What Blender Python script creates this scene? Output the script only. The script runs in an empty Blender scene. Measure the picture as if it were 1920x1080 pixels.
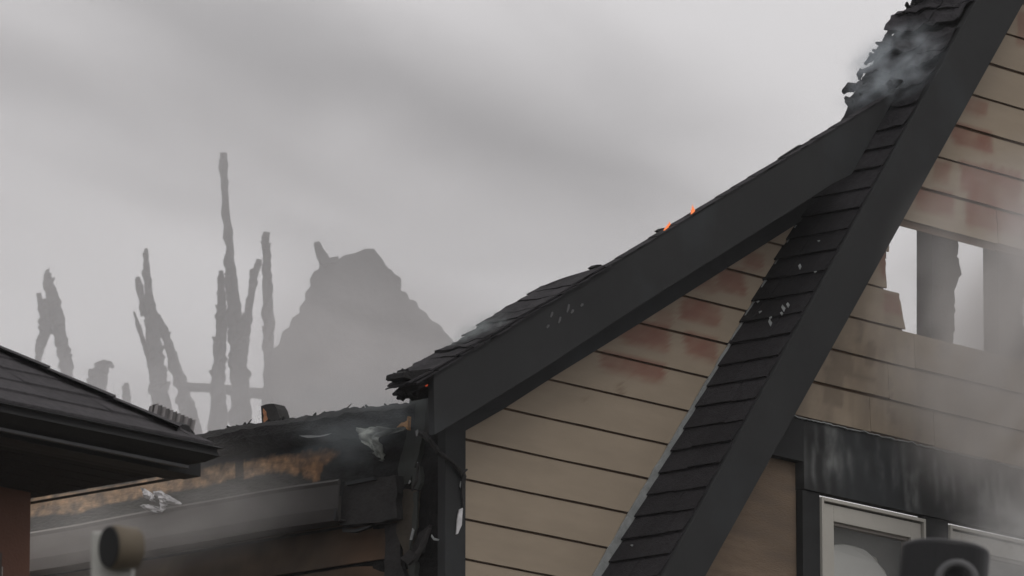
import bpy, math, random
from mathutils import Vector, noise, Matrix
random.seed(7)
sc = bpy.context.scene
C = sc.collection
# ------------------------------------------------------------------ camera, sky, sun
FPX, HOR = 13200.0, 2860.0
PITCH = math.atan2(HOR, FPX); AZ = math.radians(41.48)
O = Vector((0, 0, 1.6))
FW = Vector((math.cos(PITCH)*math.cos(AZ), math.cos(PITCH)*math.sin(AZ), math.sin(PITCH)))
RT = Vector((math.sin(AZ), -math.cos(AZ), 0)); UP = RT.cross(FW)
cam = bpy.data.cameras.new('camera'); co = bpy.data.objects.new('camera', cam); C.objects.link(co)
co.location = O; co.rotation_euler = (math.pi/2+PITCH, 0, AZ-math.pi/2)
cam.sensor_width = 36; cam.lens = FPX/1920*36; cam.clip_end = 3000; cam.clip_start = .5
cam.dof.use_dof = True; cam.dof.focus_distance = 31; cam.dof.aperture_fstop = 10
sc.camera = co
w = bpy.data.worlds.new('World'); sc.world = w; w.use_nodes = True
nt = w.node_tree; bg = nt.nodes['Background']
SUN_EL, SUN_ROT = math.radians(52), math.radians(200)
sky = nt.nodes.new('ShaderNodeTexSky'); sky.sky_type = 'NISHITA'; sky.sun_disc = False
sky.sun_elevation = SUN_EL; sky.sun_rotation = SUN_ROT
hs = nt.nodes.new('ShaderNodeHueSaturation'); hs.inputs['Saturation'].default_value = .12
nt.links.new(sky.outputs[0], hs.inputs['Color'])
tc = nt.nodes.new('ShaderNodeTexCoord')
nz = nt.nodes.new('ShaderNodeTexNoise'); nz.inputs['Scale'].default_value = 5; nz.inputs['Detail'].default_value = 4
nt.links.new(tc.outputs['Generated'], nz.inputs['Vector'])
rp = nt.nodes.new('ShaderNodeMapRange'); rp.inputs['From Min'].default_value = .3; rp.inputs['From Max'].default_value = .7
rp.inputs['To Min'].default_value = .9; rp.inputs['To Max'].default_value = 1.08
nt.links.new(nz.outputs['Fac'], rp.inputs['Value'])
oc = nt.nodes.new('ShaderNodeMix'); oc.data_type = 'RGBA'; oc.inputs['Factor'].default_value = .85
oc.inputs['B'].default_value = (8.1, 7.92, 8.02, 1)          # flat overcast cloud sheet over the sky
nt.links.new(hs.outputs[0], oc.inputs['A'])
ml = nt.nodes.new('ShaderNodeMix'); ml.data_type = 'RGBA'; ml.blend_type = 'MULTIPLY'; ml.inputs['Factor'].default_value = 1
nt.links.new(oc.outputs['Result'], ml.inputs['A']); nt.links.new(rp.outputs[0], ml.inputs['B'])
nt.links.new(ml.outputs['Result'], bg.inputs['Color']); bg.inputs['Strength'].default_value = .1
sl = bpy.data.lights.new('sun', 'SUN'); sl.energy = .7; sl.angle = math.radians(25); sl.color = (1, .96, .9)
so = bpy.data.objects.new('sun', sl); C.objects.link(so)
# sun travels towards the scene from behind and left of the camera
sd = Vector((math.sin(SUN_ROT)*math.cos(SUN_EL), math.cos(SUN_ROT)*math.cos(SUN_EL), math.sin(SUN_EL)))
so.rotation_euler = sd.to_track_quat('Z', 'Y').to_euler()
sc.view_settings.view_transform = 'Standard'; sc.view_settings.look = 'None'
sc.view_settings.exposure = 0; sc.view_settings.gamma = 1
sc.cycles.volume_bounces = 3; sc.cycles.max_bounces = 6; sc.cycles.diffuse_bounces = 2
sc.cycles.volume_step_rate = .6; sc.cycles.volume_max_steps = 96
sc.cycles.use_denoising = True; sc.cycles.denoiser = 'OPENIMAGEDENOISE'
sc.cycles.transparent_max_bounces = 16

# ------------------------------------------------------------------ geometry helpers
def ray(x, y):
    return (FW*FPX + RT*(x-960) + UP*(540-y)).normalized()
def P(x, y, ax, c):                        # a point of the wall plane axis=c
    d = ray(x, y); return O + d*((c-O[ax])/d[ax])
def PD(x, y, dist):                        # a point at a horizontal distance
    d = ray(x, y); return O + d*(dist/math.hypot(d.x, d.y))
def pix(v):
    v = Vector(v)-O; k = v.dot(FW); return 960+FPX*v.dot(RT)/k, 540-FPX*v.dot(UP)/k
def PN(x, y, p0, n):                       # a point of any plane
    d = ray(x, y); return O + d*((p0-O).dot(n)/d.dot(n))
def lerp(a, b, t): return a+(b-a)*t
def interp(tab, x):
    if x <= tab[0][0]: return tab[0][1]
    for (a, b), (c, d) in zip(tab, tab[1:]):
        if x <= c: return b+(d-b)*(x-a)/(c-a)
    return tab[-1][1]
def sm(a, b, x):
    t = max(0, min(1, (x-a)/(b-a))); return t*t*(3-2*t)
def nz3(x, y=0, z=0): return noise.noise(Vector((x, y, z)))
def fbm(x, y=0, z=0): return noise.fractal(Vector((x, y, z)), .7, 2.1, 4)

class MB:
    def __init__(s): s.v = []; s.f = []; s.c = []
    def add(s, vs, fs, cols=None):
        n = len(s.v); s.v += [tuple(v) for v in vs]; s.f += [tuple(i+n for i in f) for f in fs]
        s.c += cols if cols else [(1, 1, 1)]*len(vs); return n
    def box(s, x0, x1, y0, y1, z0, z1, col=(1, 1, 1)):
        vs = [(x, y, z) for x in (x0, x1) for y in (y0, y1) for z in (z0, z1)]
        s.add(vs, [(0, 1, 3, 2), (4, 6, 7, 5), (0, 4, 5, 1), (2, 3, 7, 6), (0, 2, 6, 4), (1, 5, 7, 3)], [col]*8)
    def prism(s, pts, ext, col=(1, 1, 1)):
        ext = Vector(ext); n = len(pts)
        vs = [Vector(p) for p in pts] + [Vector(p)+ext for p in pts]
        fs = [tuple(range(n)), tuple(range(2*n-1, n-1, -1))]
        fs += [(i, i+n, (i+1) % n + n, (i+1) % n) for i in range(n)]
        s.add(vs, fs, [col]*2*n)
    def slab(s, fn, nu, nv, ext, colfn=None):          # subdivided sheet with thickness
        ext = Vector(ext); vs = []; cols = []
        for j in range(nv+1):
            for i in range(nu+1):
                p = Vector(fn(i/nu, j/nv)); vs.append(p); cols.append(colfn(p) if colfn else (1, 1, 1))
        m = len(vs); vs += [v+ext for v in vs]; cols += cols[:]
        fs = []
        for j in range(nv):
            for i in range(nu):
                a = j*(nu+1)+i; q = (a, a+1, a+nu+2, a+nu+1)
                fs.append(q); fs.append(tuple(k+m for k in reversed(q)))
        rim = [i for i in range(nu+1)]+[j*(nu+1)+nu for j in range(1, nv+1)]+[nv*(nu+1)+i for i in range(nu-1, -1, -1)]+[j*(nu+1) for j in range(nv-1, 0, -1)]
        for a, b in zip(rim, rim[1:]+rim[:1]): fs.append((a, a+m, b+m, b))
        s.add(vs, fs, cols)
    def tube(s, path, rad, n=8, rough=0, seed=0, sq=0, up=Vector((0, 0, 1)), colfn=None, sub=1):
        pts = []
        for k in range(len(path)-1):
            for t in range(sub):
                f = t/sub; pts.append((Vector(path[k]).lerp(Vector(path[k+1]), f), lerp(rad[k], rad[k+1], f)))
        pts.append((Vector(path[-1]), rad[-1])); vs = []; cols = []
        N = len(pts)
        for k, (p, r) in enumerate(pts):
            d = (pts[min(k+1, N-1)][0]-pts[max(k-1, 0)][0]).normalized()
            a = d.cross(Vector((.31, .9, .2))).normalized() if abs(d.dot(Vector((.31, .9, .2)).normalized())) < .95 else d.cross(Vector((1, 0, 0))).normalized()
            b = d.cross(a)
            for i in range(n):
                th = 2*math.pi*i/n
                rr = r*(1+rough*(nz3(k*(.9 if sub < 8 else .33)+seed*7.3, i*1.7, seed)+.45*nz3(k*(2.3 if sub < 8 else 1.3), i*2.7+seed, seed)))
                if sq: rr *= 1/max(abs(math.cos(th)), abs(math.sin(th)))**.7
                q = p+a*math.cos(th)*rr+b*math.sin(th)*rr
                vs.append(q); cols.append(colfn(q) if colfn else (1, 1, 1))
        fs = [(k*n+i, k*n+(i+1) % n, (k+1)*n+(i+1) % n, (k+1)*n+i) for k in range(N-1) for i in range(n)]
        fs += [tuple(range(n-1, -1, -1)), tuple((N-1)*n+i for i in range(n))]
        s.add(vs, fs, cols)
    def build(s, name, mat, parent=None, smooth=False, bevel=0):
        me = bpy.data.meshes.new(name); me.from_pydata(s.v, [], s.f)
        at = me.color_attributes.new('tint', 'FLOAT_COLOR', 'POINT')
        for i, c in enumerate(s.c): at.data[i].color = (c[0], c[1], c[2], 1)
        me.materials.append(mat); me.validate(); me.update()
        if smooth: me.polygons.foreach_set('use_smooth', [True]*len(me.polygons))
        o = bpy.data.objects.new(name, me); C.objects.link(o)
        import bmesh
        bm = bmesh.new(); bm.from_mesh(me); bmesh.ops.recalc_face_normals(bm, faces=bm.faces); bm.to_mesh(me); bm.free()
        if bevel:
            m = o.modifiers.new('bevel', 'BEVEL'); m.width = bevel; m.segments = 2; m.limit_method = 'ANGLE'
        if parent is not None:
            o.parent = parent; o.matrix_parent_inverse = parent.matrix_world.inverted() if False else Matrix.Translation(-parent.location)
        return o
def root(name, loc, label, cat, group=None):
    o = bpy.data.objects.new(name, None); C.objects.link(o); o.location = loc; o.empty_display_size = .2
    tag(o, label, cat, group); return o
def tag(o, label=None, cat=None, group=None, kind=None):
    if label: o['label'] = label
    if cat: o['category'] = cat
    if group: o['group'] = group
    if kind: o['kind'] = kind
    return o
def jag(pts, amp, step, seed=0, skip=()):          # ragged outline: breaks edges up and shakes the points
    out = []
    for k in range(len(pts)):
        a, b = Vector(pts[k]), Vector(pts[(k+1) % len(pts)])
        n = 1 if k in skip else max(1, int((b-a).length/step))
        for i in range(n):
            p = a.lerp(b, i/n)
            if not (k in skip) and not ((k-1) in skip and i == 0):
                p = p + Vector((nz3(p.x*.31+seed, p.y*.37, 1), nz3(p.x*.33, p.y*.29+seed, 7)))*amp*2 + Vector((random.uniform(-1, 1), random.uniform(-1, 1)))*amp*.5
            out.append(p)
    return out
def trace(mb, pts, ax, c, ext, jg=0, step=12, seed=0, skip=(), col=(1, 1, 1)):
    q = jag(pts, jg, step, seed, skip) if jg else [Vector(p) for p in pts]
    mb.prism([P(p[0], p[1], ax, c) for p in q], ext, col)

# ------------------------------------------------------------------ materials
def mat(name, col, rough=.8, var=.15, scale=12, bump=.2, bscale=60, stretch=(1, 1, 1), spec=.2, metal=0, dirt=None, dscale=3, damt=.5):
    m = bpy.data.materials.new(name); m.use_nodes = True; t = m.node_tree; N = t.nodes; L = t.links
    b = N['Principled BSDF']; b.inputs['Roughness'].default_value = rough; b.inputs['Metallic'].default_value = metal
    b.inputs['Specular IOR Level'].default_value = spec
    tc = N.new('ShaderNodeTexCoord'); mp = N.new('ShaderNodeMapping'); mp.inputs['Scale'].default_value = stretch
    ge = N.new('ShaderNodeNewGeometry'); L.new(ge.outputs['Position'], mp.inputs['Vector'])
    n1 = N.new('ShaderNodeTexNoise'); n1.inputs['Scale'].default_value = scale; n1.inputs['Detail'].default_value = 6; n1.inputs['Roughness'].default_value = .65
    L.new(mp.outputs[0], n1.inputs['Vector'])
    r = N.new('ShaderNodeMapRange'); r.inputs['From Min'].default_value = .25; r.inputs['From Max'].default_value = .75
    r.inputs['To Min'].default_value = 1-var; r.inputs['To Max'].default_value = 1+var; L.new(n1.outputs['Fac'], r.inputs['Value'])
    at = N.new('ShaderNodeAttribute'); at.attribute_name = 'tint'
    m1 = N.new('ShaderNodeMix'); m1.data_type = 'RGBA'; m1.blend_type = 'MULTIPLY'; m1.inputs['Factor'].default_value = 1
    m1.inputs['A'].default_value = (*col, 1); L.new(at.outputs['Color'], m1.inputs['B'])
    m2 = N.new('ShaderNodeMix'); m2.data_type = 'RGBA'; m2.blend_type = 'MULTIPLY'; m2.inputs['Factor'].default_value = 1
    L.new(m1.outputs['Result'], m2.inputs['A']); L.new(r.outputs[0], m2.inputs['B']); last = m2.outputs['Result']
    if dirt:
        n3 = N.new('ShaderNodeTexNoise'); n3.inputs['Scale'].default_value = dscale; n3.inputs['Detail'].default_value = 5
        L.new(mp.outputs[0], n3.inputs['Vector'])
        r3 = N.new('ShaderNodeMapRange'); r3.inputs['From Min'].default_value = .5; r3.inputs['From Max'].default_value = .72
        r3.inputs['To Max'].default_value = damt; L.new(n3.outputs['Fac'], r3.inputs['Value'])
        m3 = N.new('ShaderNodeMix'); m3.data_type = 'RGBA'; m3.inputs['B'].default_value = (*dirt, 1)
        L.new(r3.outputs[0], m3.inputs['Factor']); L.new(last, m3.inputs['A']); last = m3.outputs['Result']
    L.new(last, b.inputs['Base Color'])
    n2 = N.new('ShaderNodeTexNoise'); n2.inputs['Scale'].default_value = bscale; n2.inputs['Detail'].default_value = 5; L.new(mp.outputs[0], n2.inputs['Vector'])
    bp = N.new('ShaderNodeBump'); bp.inputs['Strength'].default_value = bump; bp.inputs['Distance'].default_value = .01
    L.new(n2.outputs['Fac'], bp.inputs['Height']); L.new(bp.outputs[0], b.inputs['Normal'])
    return m
def emit(name, col, st):
    m = bpy.data.materials.new(name); m.use_nodes = True; b = m.node_tree.nodes['Principled BSDF']
    b.inputs['Base Color'].default_value = (.05, .01, .005, 1); b.inputs['Emission Color'].default_value = (*col, 1)
    b.inputs['Emission Strength'].default_value = st; return m
M_sid = mat('beige_lap_siding', (.275, .225, .17), .75, .08, 3, .12, 90, (1, 1, 5))
M_trim = mat('dark_grey_trim', (.0225, .0232, .0238), .8, .22, 2.2, .12, 50, dirt=(.040, .045, .049), dscale=1.3, damt=.8)
M_gap = mat('lap_shadow_brown', (.15, .105, .075), .9)  # dark brown paints in the shadow line under each lap
M_shing = mat('charcoal_shingle', (.022, .0205, .0225), .95, .4, 40, .9, 160)
M_char = mat('charred_wood', (.016, .0155, .0155), .9, .5, 25, 1.0, 60, (1, 1, 2))
M_char2 = mat('sooty_board', (.030, .0285, .028), .9, .35, 8, .6, 40)
M_osb = mat('strand_board', (1, 1, 1), .9, .45, 22, .5, 60, (1, .5, 1.6))
M_gut = mat('taupe_gutter', (.27, .245, .225), .6, .12, 4, .1, 30)
M_flash = mat('grey_flashing', (.22, .23, .23), .6, .3, 20, .4, 60)
M_white = mat('white_window_paint', (.40, .385, .35), .5, .06, 6, .05, 40)
M_cloth = mat('pale_curtain', (.62, .62, .60), .9, .06, 8, .1, 30)
M_brown = mat('red_brown_wall', (.17, .085, .06), .85, .1, 5, .2, 80)
M_dark = mat('black_gutter_paint', (.012, .012, .012), .55, .15, 5, .05, 40)
M_soff = mat('dark_soffit', (.022, .017, .015), .85, .15, 6, .1, 40)
M_nroof = mat('neighbour_shingle', (.048, .045, .048), .95, .35, 30, .6, 140)
M_foil = mat('torn_foil', (.5, .49, .5), .45, .2, 25, .6, 40, metal=.3)
M_wrap = mat('torn_wrap', (.17, .18, .165), .8, .35, 14, .6, 40)
M_ply = mat('stained_plywood', (.17, .125, .09), .9, .25, 4, .4, 40, (1, 1, 6), dirt=(.10, .08, .065), dscale=2, damt=.8)
M_lamp = mat('brown_lamp_housing', (.11, .09, .065), .6, .1, 8, .05, 30)
M_cap = mat('black_cap_metal', (.013, .013, .014), .5, .1, 8, .05, 30)
M_grey = mat('grey_metal', (.085, .085, .088), .45, .1, 8, .05, 30, metal=.2)
M_ground = mat('ground_grass', (.09, .085, .07), .95, .3, .3, .3, 3)
M_ember = emit('glowing_ember', (1, .12, .04), .42)
M_flame = emit('flame', (1, .25, .07), 1.0)
M_ruin = mat('ruin_char', (.02, .02, .02), .95, .3, 4, .5, 20)

# ------------------------------------------------------------------ ground
g = MB(); g.box(-700, 900, -700, 900, -1, 0); tag(g.build('ground', M_ground), kind='structure')

# ------------------------------------------------------------------ burning house
YA, YFA, YFB, YB, XW = 20.0, 19.73, 19.60, 19.85, 22.19
SA, SB = .5713, 1.3198
EXP = .175
a0 = P(822, 695, 1, YFA); b0 = P(1242, 1080, 1, YFB)
def zA(x): return a0.z+SA*(x-a0.x)
def zB(x): return b0.z+SB*(x-b0.x)
def xB(z): return b0.x+(z-b0.z)/SB
house = root('burning_house', (24, 20, 0), 'large beige house with dark gable boards and a half burnt shingle roof, smouldering', 'house')

def soft_rect(x, y, r, e=9):
    x0, y0, x1, y1 = r[:4]; sl_ = .24                     # boxes follow the falling line of the boards
    y = y-(x-(x0+x1)/2)*sl_
    x += 5*fbm(x*.04, y*.04, 3); y += 4*fbm(x*.04, y*.04, 9); e *= .5
    return sm(x0-e, x0+e, x)*(1-sm(x1-e, x1+e, x))*sm(y0-e*.6, y0+e*.6, y)*(1-sm(y1-e*1.3, y1+e*1.3, y))
REDA = [(1165, 603, 1255, 650, .8), (1285, 625, 1345, 672, .7), (1275, 562, 1350, 606, .75), (1345, 505, 1398, 548, .8), (1128, 668, 1245, 706, .7),
        (1395, 470, 1432, 505, .6), (1230, 578, 1262, 610, .4), (1300, 515, 1345, 545, .5)]
REDB = [(1808, 182, 1852, 214, .55), (1783, 238, 1862, 280, .7), (1750, 300, 1782, 345, .5), (1800, 310, 1915, 372, .75), (1715, 355, 1790, 400, .7),
        (1812, 375, 1960, 440, .75), (1650, 470, 1672, 520, .8), (1655, 548, 1690, 590, .7), (1908, 25, 1960, 90, .6)]
DARKB = [(1608, 598, 1618, 640), (1622, 640, 1640, 690), (1762, 640, 1786, 668), (1714, 664, 1717, 698), (1666, 712, 1672, 770), (1630, 745, 1634, 765), (1700, 640, 1706, 660),
         (1560, 655, 1600, 700), (1545, 690, 1580, 760), (1665, 770, 1680, 800), (1595, 700, 1640, 712)]
def mixc(c, d, f): return tuple(lerp(a, b, f) for a, b in zip(c, d))
def col_siding(p, reds, wall):
    x, y = pix(p); c = (1, 1, 1)
    v = 1+.05*fbm(x*.008, y*.012, 2)+.05*nz3(math.floor((p.z-zc0)/EXP+.02)*3.7, 2); c = (v, v, v)
    f = 0
    for r in reds: f = max(f, r[4]*soft_rect(x, y, r))
    f *= 1.15+.35*fbm(x*.03, y*.03, 5)
    c = mixc(c, (.74, .46, .455), max(0, min(1, f)))
    if wall == 'B':
        g_ = 0
        for r in DARKB: g_ = max(g_, soft_rect(x, y, r, 5))
        s = sm(470, 640, y)*(.5+.8*fbm(x*.035, y*.007, 11))                    # soot drips below the burnt hole
        g_ = max(g_*.6, max(0, s)*.45)
        c = mixc(c, (.42, .40, .42), max(0, min(1, g_)))
    else:
        d = max(0, 1-abs((y-(812-(x-861)*.61))-0)/30)*.25                       # darker band along the boards below the rake
        c = mixc(c, (.55, .5, .47), d)
        for r in ((1160, 718, 1170, 745), (1095, 745, 1099, 749)): c = mixc(c, (.5, .4, .35), soft_rect(x, y, r, 4)*.5)
    return c
def course(mb, gap, z0, z1, xl, xr, y, reds, wall, jl=0, jr=0, seed=0):
    """one lap board: sloped face, real butt edge and the recess under it"""
    n = max(4, int((max(xr(z0), xr(z1))-min(xl(z0), xl(z1)))/.022)); nv = 7
    gp = .009
    def fn(u, v):
        z = lerp(z0, z1-gp, v); a = xl(z)+jl*nz3(z*31, seed, 4); b = xr(z)+jr*nz3(z*37, seed, 8)
        x = lerp(a, b, u); return (x, y-.024+.007*v+.0015*nz3(x*1.3, z*3), z+(.0022*nz3(x*1.9, z0*7)+.001*nz3(x*9, z0*9))*(1-v))
    mb.slab(fn, n, nv, (0, .010, 0), lambda p: col_siding(p, reds, wall))
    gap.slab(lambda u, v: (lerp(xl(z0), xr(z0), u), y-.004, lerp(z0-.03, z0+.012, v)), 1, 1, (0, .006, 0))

# left gable wall
zc0 = P(877, 823, 1, YA-.024).z
sid, gap = MB(), MB()
xcor = P(860, 900, 1, YA).x
k = -9
rakeA = lambda z: a0.x+(z-a0.z+.15)/SA
while True:
    z0 = zc0+k*EXP; z1 = z0+EXP
    if z0 > 9.15: break
    course(sid, gap, z0, z1, lambda z: max(xcor, rakeA(z)), lambda z: xB(z)+.03, YA, REDA, 'A', seed=k)
    k += 1
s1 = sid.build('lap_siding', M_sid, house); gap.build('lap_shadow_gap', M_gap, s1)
lw = MB(); lw.box(xcor, 24.6, YA-.01, YA+.15, 0, zc0-9*EXP); lw.box(24.3, 27.4, YB-.01, YB+.12, 0, 6.02)
lw.build('lower_wall', M_sid, house)

# right gable wall (with the hole burnt through)
zh = P(1697, 411, 1, YB-.024).z                # lower edge of the boards above the hole
def BX(px, py): return P(px, py, 1, YB-.024).x
sidB, gapB, gapL = MB(), MB(), MB()
xapex = b0.x+2.9
k = -8
xleft = lambda z: xB(z)+.02
xright = lambda z: min(27.6, 2*xapex-xB(z))
while True:
    z0 = zh+k*EXP; z1 = z0+EXP
    if z1 > zB(xapex)-.1: break
    if k < -6: k += 1; continue
    args = dict(y=YB, reds=REDB, wall='B', seed=k)
    if k in (-1, -2, -3):
        lf = {-1: lambda z: lerp(BX(1663, 495), BX(1672, 440), (z-zh+EXP)/EXP), -2: lambda z: lerp(BX(1663, 530), BX(1662, 490), (z-zh+2*EXP)/EXP),
              -3: lambda z: lerp(BX(1698, 606), BX(1687, 545), (z-zh+3*EXP)/EXP)}[k]
        if k != -1: course(sidB, gapL, z0, z1, xleft, lf, jr=.012, **args)
        else: course(sidB, gapL, z0, z0+.09, lambda z: BX(1640, 480), lambda z: BX(1668, 480), jr=.012, **args)
        course(sidB, gapB, z0, z1, lambda z: BX(2010, 560)+.05*k, xright, jl=.02, **args)
    elif k == 0:
        course(sidB, gapB, z0, z1, xleft, lambda z: BX(1871, 455), jr=.004, **args)
        course(sidB, gapB, z0+.006, z1, lambda z: BX(1871, 455)+.004, xright, jl=.004, **args)
    else:
        # butt joints between boards in the lower, scorched courses
        cuts = {-4: [BX(1716, 680)], -5: [BX(1667, 740)], -6: [BX(1632, 760), BX(1752, 780)]}.get(k, [BX(1835 if k % 2 else 1990, 300)] if k < 0 else [])
        xs = [xleft]+[(lambda z, c=c: c) for c in cuts]+[xright]
        for i in range(len(xs)-1):
            course(sidB, gapB, z0+.004*((i+k) % 2), z1, (lambda z, f=xs[i], i=i: f(z)+(.003 if i else 0)), xs[i+1], **args)
    k += 1
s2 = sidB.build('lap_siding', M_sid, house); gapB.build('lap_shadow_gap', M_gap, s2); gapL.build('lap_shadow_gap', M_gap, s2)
# studs seen through the hole
for pts, sd_ in (([(1747, 395), (1790, 395), (1798, 440), (1795, 480), (1803, 514), (1792, 540), (1790, 600), (1786, 660), (1747, 660)], 1),
                ([(1871, 430), (1925, 445), (1927, 520), (1918, 560), (1921, 700), (1873, 690)], 2),
                ([(1985, 430), (2030, 445), (2027, 520), (2030, 700), (1985, 690)], 3)):
    m = MB(); trace(m, pts, 1, YB+.03, (0, .09, 0), 3.2, 8, sd_, skip=(len(pts)-1, 0)); m.build('stud', M_char2, house)

# rake boards
m = MB(); trace(m, [(813, 700), (822, 694.5), (1687, 166.5), (1655, 225), (1628, 272), (1597, 327), (1558, 347), (1500, 385), (1200, 573), (1019, 692), (843, 800), (815, 815)], 1, YFA, (0, .035, 0))
rk = m.build('rake_board', M_trim, house, bevel=.003)
# pale scuffs on it
m = MB()
for i, (px, py, l) in enumerate([(1035, 590, 14), (1066, 578, 20), (1050, 600, 16), (1092, 572, 8), (1028, 612, 9), (1074, 584, 10)]):
    q = [(px, py-l/2), (px+5, py-l/2+1), (px+3, py+1), (px-3, py+l/2), (px-6, py+l/2-2), (px-3, py-2)]
    ctr = (px, py); q = [(px+(a-px)*.55, py+(b-py)*.8) for a, b in q]
    m = MB(); trace(m, q, 1, YFA-.003, (0, .0028, 0)); m.build('paint_flake', M_grey, rk)
m = MB(); trace(m, [(858, 816), (945, 766.5), (1033, 709.5), (1200, 606), (1500, 416), (1530, 375), (1480, 350), (845, 765)], 1, YA-.045, (0, .028, 0))
m.build('frieze_board', M_trim, house)
m = MB()
pl = [P(945, 736, 1, YFA+.037), P(1560, 346, 1, YFA+.037)]
m.prism([pl[0], pl[1], pl[1]+Vector((0, .26, 0)), pl[0]+Vector((0, .26, 0))], (-.004, 0, .012)); m.build('soffit', M_trim, house)
# steep rake board
lx = lambda y: 1832-.5463*y; rx = lambda y: 1922.5-.5551*y
m = MB(); trace(m, [(lx(-900), -900), (rx(-820), -820), (rx(2300), 2300), (lx(2200), 2200)], 1, YFB, (0, .04, 0))
m.build('rake_board', M_trim, house, bevel=.003)
# soffit under the steep overhang
m = MB(); q0 = P(rx(2300)-8, 2300, 1, YFB+.042); q1 = P(rx(-820)-8, -820, 1, YFB+.042)
m.prism([q0, q1, q1+Vector((0, .19, 0)), q0+Vector((0, .19, 0))], (-.01, 0, .006)); m.build('soffit', M_trim, house)

# steep shingle roof: laid courses with thick butts, charred and lifted towards the top
nB = Vector((-SB, 0, 1)).normalized(); tB = Vector((1, 0, SB)).normalized()
sil = [(1590, 212), (1592, 188), (1604, 168), (1612, 158), (1618, 140), (1632, 124), (1640, 108), (1646, 92), (1652, 86), (1672, 66), (1690, 38), (1702, 22), (1712, 0), (1726, -30), (1748, -70), (1770, -110), (1800, -190), (1840, -300)]
tab = []
for q in sil:
    p = PN(q[0], q[1], b0, nB); tab.append(((p-b0).dot(tB), p.y))
tab.sort()
ujoin = tab[0][0]
def ymaxB(u): return interp(tab, u) if u > ujoin else YA-.012
m = MB(); ch = MB()
e = .14; k = -14
while k*e < 5.2:
    u0 = k*e; y = YFB+.02 if k % 2 else YFB+.015
    y0 = YFB+.012
    ym = ymaxB(u0+e*.5); hot = sm(ujoin-.35, ujoin+.15, u0)
    yy = y0; i = 0
    off = random.uniform(.08, .3)
    while yy < ym-.004:
        y2 = min(ym, yy+(off if i == 0 else .30)); 
        if ym-y2 < .05: y2 = ym
        lift = .012+random.uniform(0, .004)+hot*random.uniform(0, .03); du = random.uniform(-.006, .006)*(1+hot*4)
        curl = hot*random.uniform(0, .05)
        def fn(a, b, yy=yy, y2=y2, lift=lift, du=du, curl=curl, hot=hot, last=(y2 == ym)):
            u = u0+du+lerp(-.006, e*1.12, b); yq = lerp(yy+.002, y2, a)
            if last and u > ujoin: yq = lerp(yy+.002, min(y2, max(yy+.03, ymaxB(u)+.03*nz3(u*23, 5))), a)
            h = .004+lerp(lift, .0, b)+.002*nz3(yq*9, u*9)+curl*(a if last else .3)*abs(nz3(yq*5, u*7, k))
            h += hot*.035*fbm(yq*6, u*6, 1)+hot*.012*fbm(yq*23, u*23, 6)
            p = b0+tB*u+nB*h; p.y = yq; return p
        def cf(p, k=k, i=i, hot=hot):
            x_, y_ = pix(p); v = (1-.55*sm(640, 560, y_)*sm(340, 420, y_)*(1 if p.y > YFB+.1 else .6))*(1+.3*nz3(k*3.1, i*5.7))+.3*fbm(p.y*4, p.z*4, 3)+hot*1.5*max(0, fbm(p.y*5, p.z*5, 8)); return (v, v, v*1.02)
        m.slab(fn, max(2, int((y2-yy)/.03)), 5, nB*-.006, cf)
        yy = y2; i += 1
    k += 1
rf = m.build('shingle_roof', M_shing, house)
m = MB()
def dk(a, b):
    u = lerp(-2.0, 5.2, a); p = b0+tB*u-nB*.012; p.y = lerp(YFB+.045, ymaxB(u)+(.01+.03*nz3(u*17)+.012*nz3(u*60) if u > ujoin else 0), b); return p
m.slab(dk, 260, 4, nB*-.03); m.build('roof_deck', M_char, house)
# charred lumps along the burnt edge
m = MB()
for q in range(30):
    u = lerp(ujoin-.08, ujoin+1.3, (q+random.random()*.8)/34); p = b0+tB*u+nB*random.uniform(.0, .03); p.y = ymaxB(u)-random.uniform(-.01, .06)
    d = Vector((random.uniform(-.3, .5), random.uniform(-.6, 1), random.uniform(-.5, .5))).normalized()*random.uniform(.02, .06)
    m = MB(); m.tube([p-d, p, p+d], [.008, random.uniform(.01, .022), .005], 6, .5, q, sub=3); m.build('char_lump', M_char, rf)
for q in range(16):                                 # crumpled char on the saddle where the roofs meet
    p = PN(random.uniform(1594, 1690), random.uniform(160, 215), b0, nB)
    if p.z < zA(p.x): p.z = zA(p.x)+.01
    d = Vector((random.uniform(-1, 1), random.uniform(-1, .6), random.uniform(-.2, .5))).normalized()*random.uniform(.03, .07)
    m = MB(); m.tube([p-d+nB*.02, p+nB*.035, p+d+nB*.02], [.012, .02, .008], 6, .6, q+50, sub=3); m.build('char_lump', M_char, rf)
m = MB(); trace(m, [(1674, 166), (1697, 154), (1699, 157), (1677, 171)], 1, YFA+.06, (0, .02, 0)); m.build('splinter', M_flash, rf)
# burnt patch with pale flakes on the steep strip
m = MB()
for i, (px, py, l) in enumerate([(1535, 452, 5), (1500, 500, 16), (1470, 578, 18), (1478, 572, 14), (1445, 605, 20), (1424, 585, 8), (1444, 596, 9), (1420, 566, 7), (1466, 588, 10), (1528, 510, 6), (1185, 1023, 5)]):
    p = PN(px, py, b0+nB*.03, nB); s_ = l/440
    a_ = random.uniform(-.5, .5)*s_; s_ *= .42
    m = MB(); m.prism([p+Vector((0, 0, -s_)), p+Vector((.004, -.006, 0)), p+Vector((.01+a_, 0, s_*.8)), p+Vector((a_*.5, .006, .1*s_))], nB*.004)
    m.build('ash_flake', M_flash, rf)
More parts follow.
